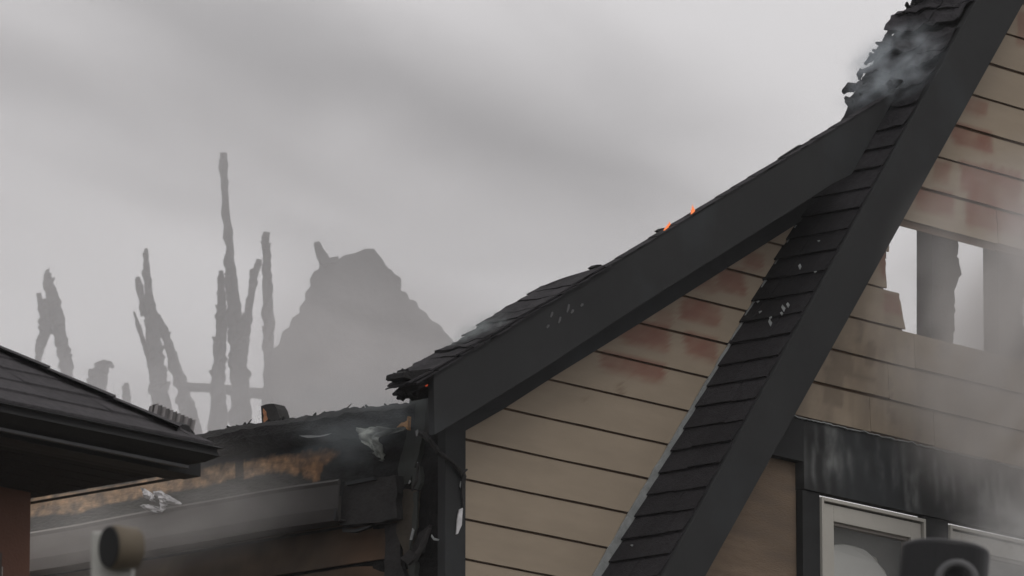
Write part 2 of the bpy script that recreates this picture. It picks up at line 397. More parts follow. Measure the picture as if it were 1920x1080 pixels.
# flashing along the left wall
m = MB()
for i in range(40):
    z0 = lerp(6.4, 8.75, i/40); z1 = lerp(6.4, 8.75, (i+1)/40)
    wd = lambda z: .055*(1-sm(6.9, 8.6, z))+.012+.008*nz3(z*14)
    o1, o2 = .004*nz3(i*1.7), .004*nz3(i*1.7+9)
    m.prism([Vector((xB(z0)-wd(z0)+o1, YA-.035, z0)), Vector((xB(z0)+.01, YA-.035, z0)), Vector((xB(z1)+.01, YA-.035, z1)), Vector((xB(z1)-wd(z1)+o2, YA-.035, z1))], (0, .009, 0))
m.build('wall_flashing', M_flash, house)

# burnt left roof: only a ragged strip of shingles is left behind the rake board
nA = Vector((-SA, 0, 1)).normalized(); tA = Vector((1, 0, SA)).normalized()
silA = [(738, 711), (760, 690), (800, 667), (835, 648), (868, 617), (900, 600), (930, 583), (966, 560), (985, 548), (1020, 528), (1060, 517), (1090, 508), (1130, 490), (1165, 474), (1200, 452), (1230, 431), (1262, 416), (1300, 399), (1345, 371), (1400, 338), (1465, 300), (1500, 278), (1560, 240), (1600, 214)]
tabA = []
for q in silA:
    p = PN(q[0], q[1], a0+nA*.02, nA); tabA.append(((p-a0).dot(tA), max(p.y, YFA+.04)))
tabA.sort()
m = MB(); uL, uR = -.16, 3.62
k = 0; u = uL
while u < uR:
    yend = interp(tabA, u+.07)
    for lay in range(2 if u < 1.2 else 1):
        q_ = 1-sm(.5, 1.5, u); lift = (.003+random.random()*.009)*(.35+.65*q_); cu = random.uniform(-.015, .02)*q_; jy = random.uniform(-.03, .03)
        def fn(a, b, u=u, lift=lift, cu=cu, lay=lay, jy=jy, q_=q_):
            q = u+lerp(-.01, .16, b)-.03*lay; ye = max(YFA+.05, interp(tabA, q)+(.012+.03*q_)*nz3(q*17, lay)+jy*.4)
            y = lerp(YFA-.012+.012*lay, ye-.05*lay, a)
            if u > 1.2: y = lerp(YFA-.004, ye, a)
            h = .002+lay*.012+lerp(lift, 0, b)+cu*a*a*.6+.012*q_*fbm(q*4, y*7, lay)*sm(0, .3, a)
            p = a0+tA*q+nA*h; p.y = y; return p
        m.slab(fn, 9, 5, nA*-.006, lambda p, k=k, lay=lay: ((1.3+.5*nz3(k*2.3, lay)+.6*fbm(p.x*8, p.y*8)),)*3)
    u += random.uniform(.09, .17); k += 1
rA = m.build('shingle_roof', M_shing, house)
m = MB()
def dkA(a, b):
    u = lerp(uL+.04, uR, a); p = a0+tA*u-nA*(.012+.02*b*nz3(u*9)); p.y = lerp(YFA+.036, max(YFA+.045, interp(tabA, u)-.05+.03*nz3(u*15, 3)), b); return p
m.slab(dkA, 120, 4, nA*-.025); m.build('roof_deck', M_char, house)
# slivers standing up from the burnt edge
m = MB()
trace(m, [(1463, 297), (1468, 293), (1502, 271), (1505, 273), (1500, 280), (1470, 298)], 1, YFA+.03, (0, .02, 0)); m.build('splinter', M_char, rA)
for (px, py) in ((1245, 424), (1300, 399), (1120, 493), (757, 693)):
    m = MB(); trace(m, [(px-9, py+8), (px-2, py+3), (px+7, py+3), (px+14, py+9), (px, py+14)], 1, YFA+.10, (0, .03, 0), .8, 5, px); m.build('char_lump', M_char, rA)
# open burnt end of the eave with embers
m = MB()
trace(m, [(758, 706), (812, 702), (813, 745), (790, 748), (768, 738), (762, 725), (770, 716)], 1, YFA+.14, (0, .05, 0), 2, 7, 3, skip=(1,))
trace(m, [(757, 697), (812, 690), (812, 706), (775, 712), (757, 708)], 1, YFA+.02, (0, .10, 0), 1, 8, 5, skip=(1,))
m.tube([P(780, 700, 1, YFA+.2), P(757, 697, 1, YFA+.2), P(743, 706, 1, YFA+.2), P(727, 714, 1, YFA+.2)], [.02, .012, .016, .003], 7, .9, 3, sub=4)
m.tube([P(790, 722, 1, YFA+.18), P(770, 729, 1, YFA+.18), P(752, 742, 1, YFA+.18), P(746, 748, 1, YFA+.18)], [.03, .03, .022, .008], 7, .9, 5, sub=4)
m.tube([P(775, 722, 1, YFA+.2), P(752, 732, 1, YFA+.2), P(738, 740, 1, YFA+.2)], [.025, .018, .008], 7, .9, 8, sub=4)
m.tube([P(765, 705, 1, YFA+.2), P(760, 714, 1, YFA+.2), P(764, 728, 1, YFA+.2)], [.008, .006, .01], 6, .9, 9, sub=4)
m.build('charred_rafter', M_char, house)
m = MB(); trace(m, [(779, 707), (792, 703), (806, 704), (808, 716), (800, 724), (786, 721), (780, 715)], 1, YFA+.135, (0, .01, 0), 1.5, 5, 2)
m.build('glowing_ember', M_ember, house)

# corner and corner board
m = MB(); p0, p1 = P(835, 900, 1, YA-.05).x, P(873.5, 900, 1, YA-.05).x
m.box(p0, p1, YA-.05, YA-.005, 0, zA(p0)-.30+.17)
m.build('corner_board', M_trim, house, bevel=.003)

# wing wall, top burnt away
topw = [(0, 840), (330, 830), (380, 816), (400, 809), (440, 800), (470, 796), (520, 790), (560, 785), (600, 780), (640, 771), (700, 765), (762, 757), (860, 745)]
otop = [(40, 937), (250, 905), (345, 882), (400, 872), (460, 862), (540, 850), (620, 842)]
obot = [(40, 968), (150, 958), (250, 935), (345, 917), (440, 899), (500, 886), (560, 886), (585, 906), (600, 900), (606, 878), (640, 850)]
def yW(px): return P(px, 850, 0, XW).y
yA1, yA0 = yW(-330), YA+.11
def wingtop(y):
    px, _ = pix((XW, y, 7.5)); py = interp(topw, px)
    return P(px, py, 0, XW).z+.008*fbm(y*9, 1)+.006*nz3(y*40)
def col_wing(p):
    x, y = pix(p); x2 = x+10*fbm(x*.03, y*.03, 1); y2 = y+6*fbm(x*.022, y*.01, 4)+2*nz3(math.floor(x/9)*.7, 3)
    f = sm(-3, 3, y2-interp(otop, x2))*sm(-3, 3, interp(obot, x2)-y2)*sm(645, 615, x2) if x2 < 640 else 0
    if 441 < x < 457: f *= .12
    f *= .75+.7*fbm(x*.05, y*.05, 8)+.25*(1 if int(x2/23+y2/31) % 2 else 0)
    if 560 < x < 640 and f > 0: f *= .65+.5*fbm(x*.06, y*.06, 2)
    v = .85+.45*fbm(x*.05, y*.05, 7)
    char = (.022*v, .0225*v, .0225*v)
    if 575 < y < 10: pass
    s = sm(880, 930, y)*sm(700, 500, x); char = mixc(char, (.045, .044, .038), s)
    o = .9+.5*fbm(x*.09, y*.09, 2); osb = mixc((.46*o, .29*o, .16*o), (.34*o, .18*o, .085*o), sm(420, 620, x))
    return mixc(char, osb, max(0, min(1, f)))
m = MB()
def wf(a, b):
    y = lerp(yA1, yA0, a); z = lerp(6.0, wingtop(y), b); return (XW+.006*fbm(y*6, z*6, 3), y, z)
m.slab(wf, 420, 130, (.09, 0, 0), col_wing); m.build('burnt_sheathing', M_osb, house)
m = MB(); m.box(XW+.02, XW+.12, YA+.11, 27.5, 0, 5.99); m.build('lower_wall', M_sid, house)
# charred plate lying along the top, in front of the sheathing
m = MB()
pth = [P(px, interp(topw, px)+24, 0, XW-.06) for px in (330, 400, 470, 540, 600, 660, 720, 775)]
m.tube(pth, [.05, .052, .055, .058, .06, .06, .055, .05], 10, .16, 3, sq=1, sub=10)
m.build('charred_top_plate', M_char, house, smooth=False)
for q in range(26):
    px = random.uniform(385, 760); p = P(px, interp(topw, px)+2, 0, XW-.04)
    d = Vector((random.uniform(-.2, .2), random.uniform(-1, 1), random.uniform(-.4, .4))).normalized()*random.uniform(.01, .04)
    m = MB(); m.tube([p-d, p, p+d], [.004, random.uniform(.008, .016), .003], 5, .5, q, sub=2); m.build('char_lump', M_char, house)
for (x0, y0, x1, y1) in ((648, 768, 659, 757), (463, 797, 472, 786), (520, 790, 528, 784)):
    m = MB(); m.tube([P(x0, y0, 0, XW-.04), P(x1, y1, 0, XW-.04)], [.004, .002], 5); m.build('splinter', M_char, house)
m = MB(); trace(m, [(560, 817), (600, 816), (622, 812), (600, 819), (575, 821)], 0, XW-.13, (.003, 0, 0), .6, 8, 3); m.build('bare_wood_split', M_flash, house)
# stub of a stud on the top edge
m = MB(); trace(m, [(492, 799), (489, 762), (496, 758), (513, 757), (519, 766), (527, 793)], 0, XW-.02, (.07, 0, 0), .8, 8, 2)
st = m.build('charred_stud_stub', M_char2, house)
m = MB(); trace(m, [(494, 793), (493, 766), (499, 772), (501, 790)], 0, XW-.024, (.003, 0, 0), 1, 6, 3, col=(.36, .17, .09)); m.build('bare_wood', M_osb, st)
m = MB(); trace(m, [(744, 800), (765, 780), (764, 806), (756, 798)], 0, XW-.10, (.02, 0, 0), .8, 6, 3, col=(.40, .21, .08)); m.build('bare_wood', M_osb, house)

# gutter on the wing
gt, gb = P(400, 944, 0, XW-.15).z, P(400, 1012, 0, XW-.15).z
ge0, ge1 = P(634, 905, 0, XW-.15).y, yA1
m = MB()
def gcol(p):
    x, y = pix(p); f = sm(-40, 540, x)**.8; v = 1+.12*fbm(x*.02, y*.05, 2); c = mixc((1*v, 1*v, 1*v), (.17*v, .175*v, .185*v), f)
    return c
prof = [(0, gt), (-.012, gt+.012), (-.022, gt+.002), (-.014, gt-.012), (-.004, gb+.05), (.012, gb), (.13, gb), (.13, gt-.02), (.12, gt-.02), (.12, gb+.006), (.02, gb+.006), (.004, gt-.012)]
N_ = 60; vs = []; cols = []
for i in range(N_+1):
    y = lerp(ge0, ge1, i/N_); sag = .012*math.sin(i/N_*9)+.008*nz3(y*2)
    for (dx, z) in prof:
        sh = (z-gb)*.12 if i == 0 else 0
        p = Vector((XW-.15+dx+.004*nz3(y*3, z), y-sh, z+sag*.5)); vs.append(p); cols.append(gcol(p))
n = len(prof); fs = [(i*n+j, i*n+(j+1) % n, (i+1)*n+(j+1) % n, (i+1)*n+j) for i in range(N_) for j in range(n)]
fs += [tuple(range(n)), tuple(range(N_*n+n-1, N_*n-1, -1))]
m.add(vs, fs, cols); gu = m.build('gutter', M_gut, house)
m = MB(); trace(m, [(634, 905), (641, 903), (628, 977), (624, 972)], 0, XW-.155, (.02, 0, 0)); m.build('gutter_end_cap', M_trim, gu)
# dark gap board and the second, scorched length
m = MB()
trace(m, [(634, 912), (650, 906), (742, 890), (744, 972), (700, 980), (640, 985), (630, 975)], 0, XW-.10, (.05, 0, 0), 1.2, 14, 5)
m.build('scorched_fascia', M_char2, house)
m = MB(); trace(m, [(645, 905), (702, 893), (704, 899), (650, 910)], 0, XW-.115, (.012, 0, 0), .6, 10, 2); m.build('bent_drip_edge', M_trim, house)
m = MB(); trace(m, [(642, 990), (668, 992), (700, 983), (690, 990), (664, 998), (642, 997)], 0, XW-.10, (.02, 0, 0), .8, 10, 4)
m.build('bent_drip_edge', M_trim, house)
# scorched lap boards below the gutter
m = MB()
def colw(p):
    x, y = pix(p); v = .8+.5*fbm(x*.012, y*.03, 4); f = sm(180, 480, x); r = .4*max(0, 1-abs(x-690)/90)
    return mixc((.62*v, .60*v, .60*v), (.24*v+r*.3, .21*v+r*.14, .19*v+r*.05), f)
zw = P(500, 1040, 0, XW-.03).z
for q in range(-3, 3):
    z0 = zw+q*EXP-.10; z1 = z0+EXP-.012
    if z0 > gb+.05: break
    yr = YA+.16+.1*abs(nz3(q*3.3)); 
    m.slab(lambda a, b, z0=z0, z1=z1, yr=yr: (XW-.032+.012*b+.006*nz3(lerp(yA1, yr, a)*3, q), lerp(yA1, yr, a), lerp(z0, z1, b)-.03*sm(.9, 1, a)*(q % 2)), 90, 3, (.012, 0, 0), colw)
m.build('scorched_lap_siding', M_sid, house)

# hanging debris at the burnt corner
def plank(pts, ax, c, th, matl, sd_, name='hanging_plank', jg=1.5):
    m = MB(); trace(m, pts, ax, c, th, jg, 11, sd_); return m.build(name, matl, house)
M_green = mat('scorched_grey_board', (.038, .041, .037), .8, .3, 6, .3, 40, (1, 1, .3))
plank([(768, 742), (795, 738), (804, 742), (798, 800), (782, 862), (768, 905), (748, 912), (746, 880), (762, 818)], 0, XW-.05, (.03, 0, 0), M_green, 3)
plank([(800, 744), (811, 745), (808, 800), (800, 830), (795, 800)], 0, XW-.08, (.02, 0, 0), M_char2, 4)
plank([(745, 925), (760, 915), (779, 920), (776, 985), (768, 1030), (757, 1040), (744, 1000)], 0, XW-.06, (.03, 0, 0), mat('scorched_brown_board', (.05, .042, .032), .85, .3, 8, .4, 40), 5)
plank([(776, 925), (783, 920), (780, 990), (768, 1032), (766, 1020), (774, 980)], 0, XW-.09, (.01, 0, 0), M_green, 6)
plank([(805, 985), (790, 1035), (765, 1060), (750, 1048), (770, 1030), (785, 1000)], 0, XW-.07, (.02, 0, 0), M_char2, 7)
plank([(722, 985), (748, 980), (752, 1060), (766, 1100), (760, 1180), (720, 1180)], 0, XW-.05, (.03, 0, 0), M_char2, 8)
plank([(774, 880), (788, 874), (790, 905), (782, 918), (772, 912)], 0, XW-.11, (.02, 0, 0), M_green, 9)
plank([(764, 1052), (778, 1050), (780, 1180), (770, 1180), (768, 1090)], 0, XW-.06, (.03, 0, 0), M_green, 10)
m = MB(); trace(m, [(700, 780), (768, 780), (840, 800), (840, 1400), (700, 1400)], 0, XW-.022, (.018, 0, 0), 1.5, 14, 2); m.build('charred_backing', mat('deep_char', (.010, .0095, .009), .95, .5, 20, .8, 50), house)
m = MB()
m.tube([P(790, 812, 0, XW-.12), P(806, 826, 0, XW-.14), P(822, 848, 1, YA-.07), P(850, 868, 1, YA-.07), P(866, 886, 1, YA-.065), P(870, 893, 1, YA-.065), P(867, 925, 1, YA-.06), P(869, 950, 1, YA-.06)], [.016, .012, .012, .009, .010, .012, .007, .004], 7, .6, 4, sub=4)
m.tube([P(866, 888, 1, YA-.065), P(876, 880, 1, YA-.07)], [.007, .004], 6, .3, 2)
m.tube([P(784, 868, 0, XW-.14), P(781, 900, 0, XW-.14), P(772, 920, 0, XW-.13)], [.006, .008, .005], 6, .5, 2, sub=3)
m.tube([P(778, 1050, 0, XW-.12), P(795, 1015, 0, XW-.12), P(806, 990, 0, XW-.12)], [.014, .012, .006], 6, .5, 6, sub=3)
m.build('twisted_wire', M_char2, house)
m = MB(); trace(m, [(862, 955), (868, 952), (866, 985), (859, 1000), (856, 1002), (858, 975)], 1, YA-.06, (0, .006, 0), .4, 8, 3)
m.build('peeled_paint', M_foil, house)
m = MB(); trace(m, [(864, 903), (867, 900), (865, 915), (862, 912)], 1, YA-.058, (0, .004, 0)); m.build('paint_flake', M_flash, house)
for pts in ([(809, 1002), (813, 1008), (823, 1011), (821, 1014), (813, 1013), (808, 1006)], [(779, 808), (783, 805), (784, 815), (780, 818)], [(773, 990), (776, 994), (772, 1012), (768, 1012)], [(782, 866), (784, 868), (782, 872)], [(766, 904), (768, 900), (770, 903), (766, 908)]):
    m = MB(); trace(m, pts, 0, XW-.13, (.004, 0, 0)); m.build('paint_flake', M_flash, house)

# header band, trim, windows on the right wall
drip_rnd = [(random.uniform(1500, 1990), random.uniform(2, 6), random.uniform(.2, 1), random.uniform(-10, 60), random.uniform(30, 130)) for _ in range(90)]
def col_band(p):
    x, y = pix(p); t = y-(784+(x-1500)*.246); v = 1+.25*fbm(x*.02, y*.02, 5)
    f = 0
    for (dx, wdt, a, s0, ln) in drip_rnd:
        q = x-dx-3*nz3(y*.03, dx)-t*.06
        if abs(q) < 9: f += a*math.exp(-(q/wdt)**2)*sm(s0-15, s0+10, t)*(1-sm(s0+ln*.5, s0+ln, t))
    f = min(1.5, f*1.5)*(.55+.8*fbm(x*.05, y*.02, 9)+.3)*sm(1490, 1540, x)
    f += .5*max(0, fbm(x*.025, y*.012, 21))*sm(1500, 1560, x)*(1-sm(40, 110, t))
    return (v+f*3.2, v+f*3.2, v+f*3.1)
zt, zb = P(1616, 812, 1, YB-.05).z, P(1545, 925, 1, YB-.05).z
xl0, xl1 = P(1440, 800, 1, YB-.05).x, P(1506, 900, 1, YB-.05).x
zs = P(1480, 860, 1, YB-.05).z
m = MB()
def bandtop(x): return zt+.006*nz3(x*9)+.008*nz3(x*31, 2)
m.slab(lambda a, b: (lerp(xl1, 27.3, a), YB-.055, lerp(zb, bandtop(lerp(xl1, 27.3, a)), b)), 260, 34, (0, .052, 0), col_band)
m.slab(lambda a, b: (lerp(xl0, xl1-.001, a), YB-.055, lerp(zs, bandtop(lerp(xl0, xl1, a)), b)), 10, 10, (0, .052, 0), lambda p: (1, 1, 1))
bd = m.build('header_board', M_trim, house)
m = MB(); m.slab(lambda a, b: (lerp(xl0+.05, 27.0, a), YB-.064+.004*nz3(a*90), lerp(bandtop(lerp(xl0+.05, 27.0, a))+.001, bandtop(lerp(xl0+.05, 27.0, a))+.006+.004*nz3(a*70, 3), b)), 160, 1, (0, .035, 0))
m.build('drip_cap', M_flash, bd)
m = MB(); m.slab(lambda a, b: (lerp(xB(lerp(6.0, zt-.02, b))+.02, xl1+.06, a), YB-.004, lerp(6.0, zt-.02, b)), 40, 20, (0, .02, 0)); m.build('plywood_sheathing', M_ply, house)
# windows
WX = [(P(1542, 935, 1, YB-.06).x, P(1737, 975, 1, YB-.06).x)]
wd_ = WX[0][1]-WX[0][0]; x2 = P(1783, 990, 1, YB-.06).x; WX.append((x2, x2+wd_)); WX.append((x2+wd_+.21, x2+2*wd_+.21))
wtop = P(1542, 931, 1, YB-.06).z; wbot = wtop-1.25
m = MB()
xs = [xl1]+[v for ab in WX for v in ab]+[27.3]
for i in range(0, len(xs)-1, 2):
    if xs[i+1] > xs[i]: m = MB(); m.slab(lambda a, b, i=i: (lerp(xs[i], xs[i+1]-.002, a), YB-.045, lerp(wbot-.02, zb-.003, b)), 8, 40, (0, .038, 0), col_band); m.build('window_trim_board', M_trim, house)
for i, (xa, xb_) in enumerate(WX):
    wn = MB(); y0 = YB-.058
    def ring(mb, xa, xb_, zb_, zt_, t, y, dep):
        mb.box(xa, xa+t, y, y+dep, zb_, zt_); mb.box(xb_-t, xb_, y, y+dep, zb_, zt_)
        mb.box(xa+t, xb_-t, y, y+dep, zt_-t, zt_); mb.box(xa+t, xb_-t, y, y+dep, zb_, zb_+t)
    ring(wn, xa, xb_, wbot, wtop, .016, y0, .05)
    ring(wn, xa+.024, xb_-.024, wbot+.024, wtop-.024, .075, y0+.012, .045)
    f = wn.build('window', M_white, house, bevel=.002)
    g2 = MB(); ring(g2, xa+.0165, xb_-.0165, wbot+.0165, wtop-.0165, .007, y0+.03, .02); g2.build('frame_gap', M_dark, f)
    g3 = MB(); ring(g3, xa+.1, xb_-.1, wbot+.1, wtop-.1, .012, y0+.03, .03); g3.build('sash', M_gut, f)
    pm = bpy.data.materials.get('window_glass')
    if not pm:
        pm = bpy.data.materials.new('window_glass'); pm.use_nodes = True; t = pm.node_tree; b = t.nodes['Principled BSDF']
        b.inputs['Base Color'].default_value = (.3, .31, .3, 1); b.inputs['Roughness'].default_value = .12
        tr = t.nodes.new('ShaderNodeBsdfTransparent'); mx = t.nodes.new('ShaderNodeMixShader'); mx.inputs[0].default_value = .14
        t.links.new(tr.outputs[0], mx.inputs[1]); t.links.new(b.outputs[0], mx.inputs[2]); t.links.new(mx.outputs[0], t.nodes['Material Output'].inputs['Surface'])
    pn = MB(); pn.box(xa+.112, xb_-.112, y0+.04, y0+.046, wbot+.112, wtop-.112); pn.build('pane', pm, f)
    rv = MB(); rv.box(xa-.09, xb_+.09, YB+.06, YB+.07, wbot, wtop-.05); rv.build('blind', mat('grey_blind', (.10, .095, .09), .9) if i == 0 else bpy.data.materials['grey_blind'], f)
    cu = MB(); pts = []
    cw = xb_-xa-.27; cx = xa+.13
    for q in range(17):
        th = q/16; pts.append(Vector((cx+cw*th, YB+.035+.008*math.sin(th*40), wtop-.165-.10*abs(2*th-.85)**3-.02*th)))
    cu.prism([Vector((cx, YB+.035, wbot+.05))]+pts+[Vector((cx+cw, YB+.035, wbot+.05))], (0, .006, 0)); cu.build('curtain', M_cloth, f)
# rear and return walls so the house is a volume
m = MB(); m.box(27.3, 27.45, 19.9, 28, 0, 7.0); m.box(XW+.12, 27.3, 27.4, 27.5, 0, 7.0); m.build('rear_wall', M_sid, house)

# ------------------------------------------------------------------ loose scraps
m = MB()
for A_, B_, c_ in (([(262, 913), (270, 917), (281, 924), (289, 934)], [(262, 917), (267, 930), (277, 938), (288, 940)], 0),
                   ([(284, 921), (298, 919), (318, 932), (337, 944)], [(290, 930), (299, 934), (310, 944), (334, 946)], .012),
                   ([(288, 924), (292, 934), (296, 948), (303, 962)], [(301, 922), (306, 932), (309, 950), (305, 962)], .02),
                   ([(263, 946), (276, 945), (290, 949), (304, 957)], [(265, 952), (275, 958), (290, 961), (304, 962)], .016)):
    def fn(a, b, A_=A_, B_=B_, c_=c_):
        q = []
        for E_ in (A_, B_):
            t_ = a*3; i = min(2, int(t_)); q.append(Vector(E_[i]).lerp(Vector(E_[i+1]), t_-i))
        v = q[0].lerp(q[1], b); p = P(v.x+1.2*nz3(v.x*.4, v.y*.4), v.y+1.2*nz3(v.x*.4, v.y*.4, 6), 0, XW-.19-c_); p.x += .022*fbm(v.x*.08, v.y*.1, c_*99)+.02*abs(b-.5); return p
    m.slab(fn, 14, 7, (.003, 0, 0), lambda p: ((.8+.5*fbm(p.y*14, p.z*14)),)*3)
tag(m.build('foil_scrap', M_foil), 'torn silvery scrap caught on the grey gutter of the burnt wing', 'scrap')
m = MB()
def wr(a, b):
    lft = 668+20*b*b+14*max(0, b-.3)+4*nz3(b*5, 2); rgt = lerp(760, 714, sm(0, .35, b)); x = lerp(lft, rgt, a)
    y = 801+b*55*(.75+.4*a)+3*nz3(a*5, b*5); p = P(x, y, 0, XW-.14); p.x += .03*fbm(a*5, b*4, 2)+.012*math.sin(a*9+b*7); return p
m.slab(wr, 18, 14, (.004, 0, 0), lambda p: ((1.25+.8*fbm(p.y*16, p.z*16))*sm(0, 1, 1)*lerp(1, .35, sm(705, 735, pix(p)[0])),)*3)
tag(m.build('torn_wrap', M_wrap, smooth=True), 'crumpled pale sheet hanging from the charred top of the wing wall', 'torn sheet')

# ------------------------------------------------------------------ flames on the rake
def flame(px, py, w_, h_, label, sd_):
    m = MB(); p = P(px, py, 1, YFA+.02)
    for i in range(4):
        o = Vector(((i-1.5)*w_*.22, .004*i, (i-1.5)*w_*.3*SA)); hh = h_*(.5+.5*random.random())
        m.tube([p+o, p+o+Vector((.004, 0, hh*.4)), p+o+Vector((.012*nz3(i+sd_), 0, hh))], [.0055, .004, .0005], 6, .5, i+sd_, sub=4)
    tag(m.build('flame', M_flame, smooth=True), label, 'flame', 'small flames on the sloping gable board')
flame(1252, 427, .07, .022, 'low orange flame on the gable board, the lower one of the two', 1)
flame(1300, 402, .05, .045, 'taller orange flame on the gable board, the upper one of the two', 2)

# ------------------------------------------------------------------ neighbour house (lower left)
nb = root('neighbour_house', (16, 20, 0), 'dark eave corner of a house with shingle roof above a red brown wall', 'house')
YN = 17.95
gz = P(421, 841, 1, YN); xN, zN = gz.x, gz.z              # gutter tip
gh = zN-P(300, 848, 1, YN).z
zl = P(200, 828, 1, YN).z                                # gutter bottom edge
zgt = P(200, 798, 1, YN).z
m = MB()
prof = [(0, zN), (.015, zN+.006), (.02, zN-.008), (.012, zN-.03), (.05, zl+.012), (.10, zl), (.14, zl), (.14, zN-.01)]
X0 = 8.0
vs = []
for (dy, z) in prof: vs.append((X0, YN+dy, z))
for (dy, z) in prof: vs.append((xN-dy, YN+dy, z))
for (dy, z) in prof: vs.append((xN-dy, 27, z))
n = len(prof); fs = [(k_*n+j, k_*n+(j+1) % n, (k_+1)*n+(j+1) % n, (k_+1)*n+j) for k_ in range(2) for j in range(n)]
m.add(vs, fs); ng = m.build('gutter', M_dark, nb)
m = MB(); m.box(X0, xN-.10, YN+.088, YN+.104, zl-.014, zl-.002); m.build('gutter_lip', M_grey, ng)
# beam and soffit
bz1 = zl-.02; pz = P(337, 898, 1, YN+.24); bz0 = pz.z; bx = pz.x
m = MB(); m.box(X0, bx, YN+.24, YN+.28, bz0, P(337, 862, 1, YN+.24).z); m.box(bx-.04, bx, YN+.282, 27, bz0, bz1); m.build('eave_beam', mat('grey_brown_beam', (.045, .040, .038), .8, .1, 5), nb)
m = MB(); m.box(X0, bx+.02, YN+.15, YN+.239, P(337, 858, 1, YN+.15).z, bz1); m.build('fascia', M_dark, nb)
m = MB()
for q in range(14):
    m.box(X0, bx-.042, YN+.284+q*.1, YN+.376+q*.1, bz0+.012, bz0+.026)
m.box(X0, bx-.042, YN+.283, 27, bz0+.03, bz0+.05); m.build('soffit', M_soff, nb)
# wall below
wy = YN+.28+.62
wx1 = P(56.5, 1000, 1, wy).x
m = MB(); m.box(8.2, wx1, wy, 26.8, 0, bz0+.011); nw = m.build('wall', M_brown, nb)
wxa = P(6, 1000, 1, wy-.02).x
m = MB(); m.box(wxa-.012, wxa-.001, wy-.022, wy-.002, 0, bz0-.3); m.build('pale_strip', M_white, nw)
m = MB(); m.box(8.2, wxa-.014, wy-.03, wy-.002, 0, bz0-.25); m.build('wall_panel', mat('grey_brown_siding', (.10, .08, .07), .85), nw)
# hip roof
hip0 = P(385, 828, 1, YN+.06)
best = None
for i in range(400):
    s_ = .1+i*.002
    t_ = 1.0
    lo = None
    for j in range(1, 120):
        t_ = j*.03; v = Vector((xN-.03-t_, YN+.03+t_, zN+.01+s_*t_)); x, y = pix(v)
        if x < 0:
            lo = y; break
    if lo is not None:
        dlt = abs(lo-657)
        if best is None or dlt < best[0]: best = (dlt, s_)
SN = best[1]
ex, ey, ez = xN-.03, YN+.03, zN+.012
run = 4.2
m = MB()
e2 = .14
nc = int(run/(e2*math.cos(math.atan(SN))))
dyc = e2*math.cos(math.atan(SN))
def tint(k_, x): v = 1+.22*nz3(k_*3.7, math.floor(x/.3+k_*.4)*1.3); return (v, v, v)
for k_ in range(nc):                                        # face towards us, one thick course after another
    ya = ey+k_*dyc; yb = ya+dyc*1.08; za = ez+SN*(k_*dyc)
    x = X0-1
    while x < ex-k_*dyc:
        xe = min(x+.33, ex-k_*dyc)
        o = random.uniform(0, .004); xe2 = min(xe, ex-k_*dyc-dyc) if xe > ex-k_*dyc-dyc else xe
        m.add([(x, ya-.004, za+.009+o), (xe-.003, ya-.004, za+.009+o), (max(x, xe2-.003), yb, za+SN*dyc*1.08+.004), (x, yb, za+SN*dyc*1.08+.004),
               (x, ya-.004, za), (xe-.003, ya-.004, za)], [(0, 1, 2, 3), (4, 5, 1, 0)], [tint(k_, x)]*6)
        x = xe
m.add([(X0-1, ey, ez-.004), (ex, ey, ez-.004), (ex-run, ey+run, ez+SN*run-.004), (X0-1, ey+run, ez+SN*run-.004), (ex, ey+2*run+1, ez-.004)], [(0, 1, 2, 3), (1, 4, 2)])
nr = m.build('shingle_roof', M_nroof, nb)
m = MB()                                                    # hip cap shingles
sdir = Vector((-1, 1, SN)).normalized(); side = Vector((1, 1, 0)).normalized(); nu_ = sdir.cross(side); nu_ = nu_ if nu_.z > 0 else -nu_
p = Vector((ex-.09, ey+.09, ez+.09*SN)); L_ = 0
while L_ < run*1.4:
    a = p+sdir*L_; b = p+sdir*(L_+.30)
    t1, t2 = .016, .009
    m.add([a-side*.10+nu_*(t1-.02), a+nu_*(t1+.008), a+side*.10+nu_*(t1-.02), b-side*.10+nu_*(t2-.02), b+nu_*(t2+.006), b+side*.10+nu_*(t2-.02),
           a-side*.10-nu_*.02, a+side*.10-nu_*.02], [(0, 1, 4, 3), (1, 2, 5, 4), (6, 7, 2, 1, 0)], [tint(L_*9, 1)]*8)
    L_ += .27
m.build('hip_cap', M_nroof, nr)
# ribbed vent strip standing on the end of the hip
m = MB(); vc = MB()
v0 = P(287, 786, 1, YN+.35); v1 = P(357, 815, 1, YN+.20); tp = Vector((.02, 0, .062))
n = 20
vs = []
for i in range(n+1):
    f = i/n; b = v0.lerp(v1, f); dy = .02 if i % 2 else -.01
    vs += [b+Vector((0, dy, -.02)), b+tp*lerp(1.0, .95, f)+Vector((0, dy, 0))]
m.add(vs+[v+Vector((0, .03, 0)) for v in vs], [(2*i, 2*i+2, 2*i+3, 2*i+1) for i in range(n)]+[(2*i+2*n+2, 2*i+1+2*n+2, 2*i+3+2*n+2, 2*i+2+2*n+2) for i in range(n)]+[(2*i+1, 2*i+3, 2*i+3+2*n+2, 2*i+1+2*n+2) for i in range(n)])
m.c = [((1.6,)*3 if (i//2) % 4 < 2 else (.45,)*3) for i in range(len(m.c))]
m.build('ribbed_vent', mat('grey_plastic_mesh', (.17, .16, .16), .7), nr)
m = MB(); m.tube([P(318, 800, 1, YN+.2), P(345, 806, 1, YN+.2), P(358, 817, 1, YN+.2)], [.02, .025, .018], 8, .2, 2, sub=3); m.build('vent_end', M_dark, nr)

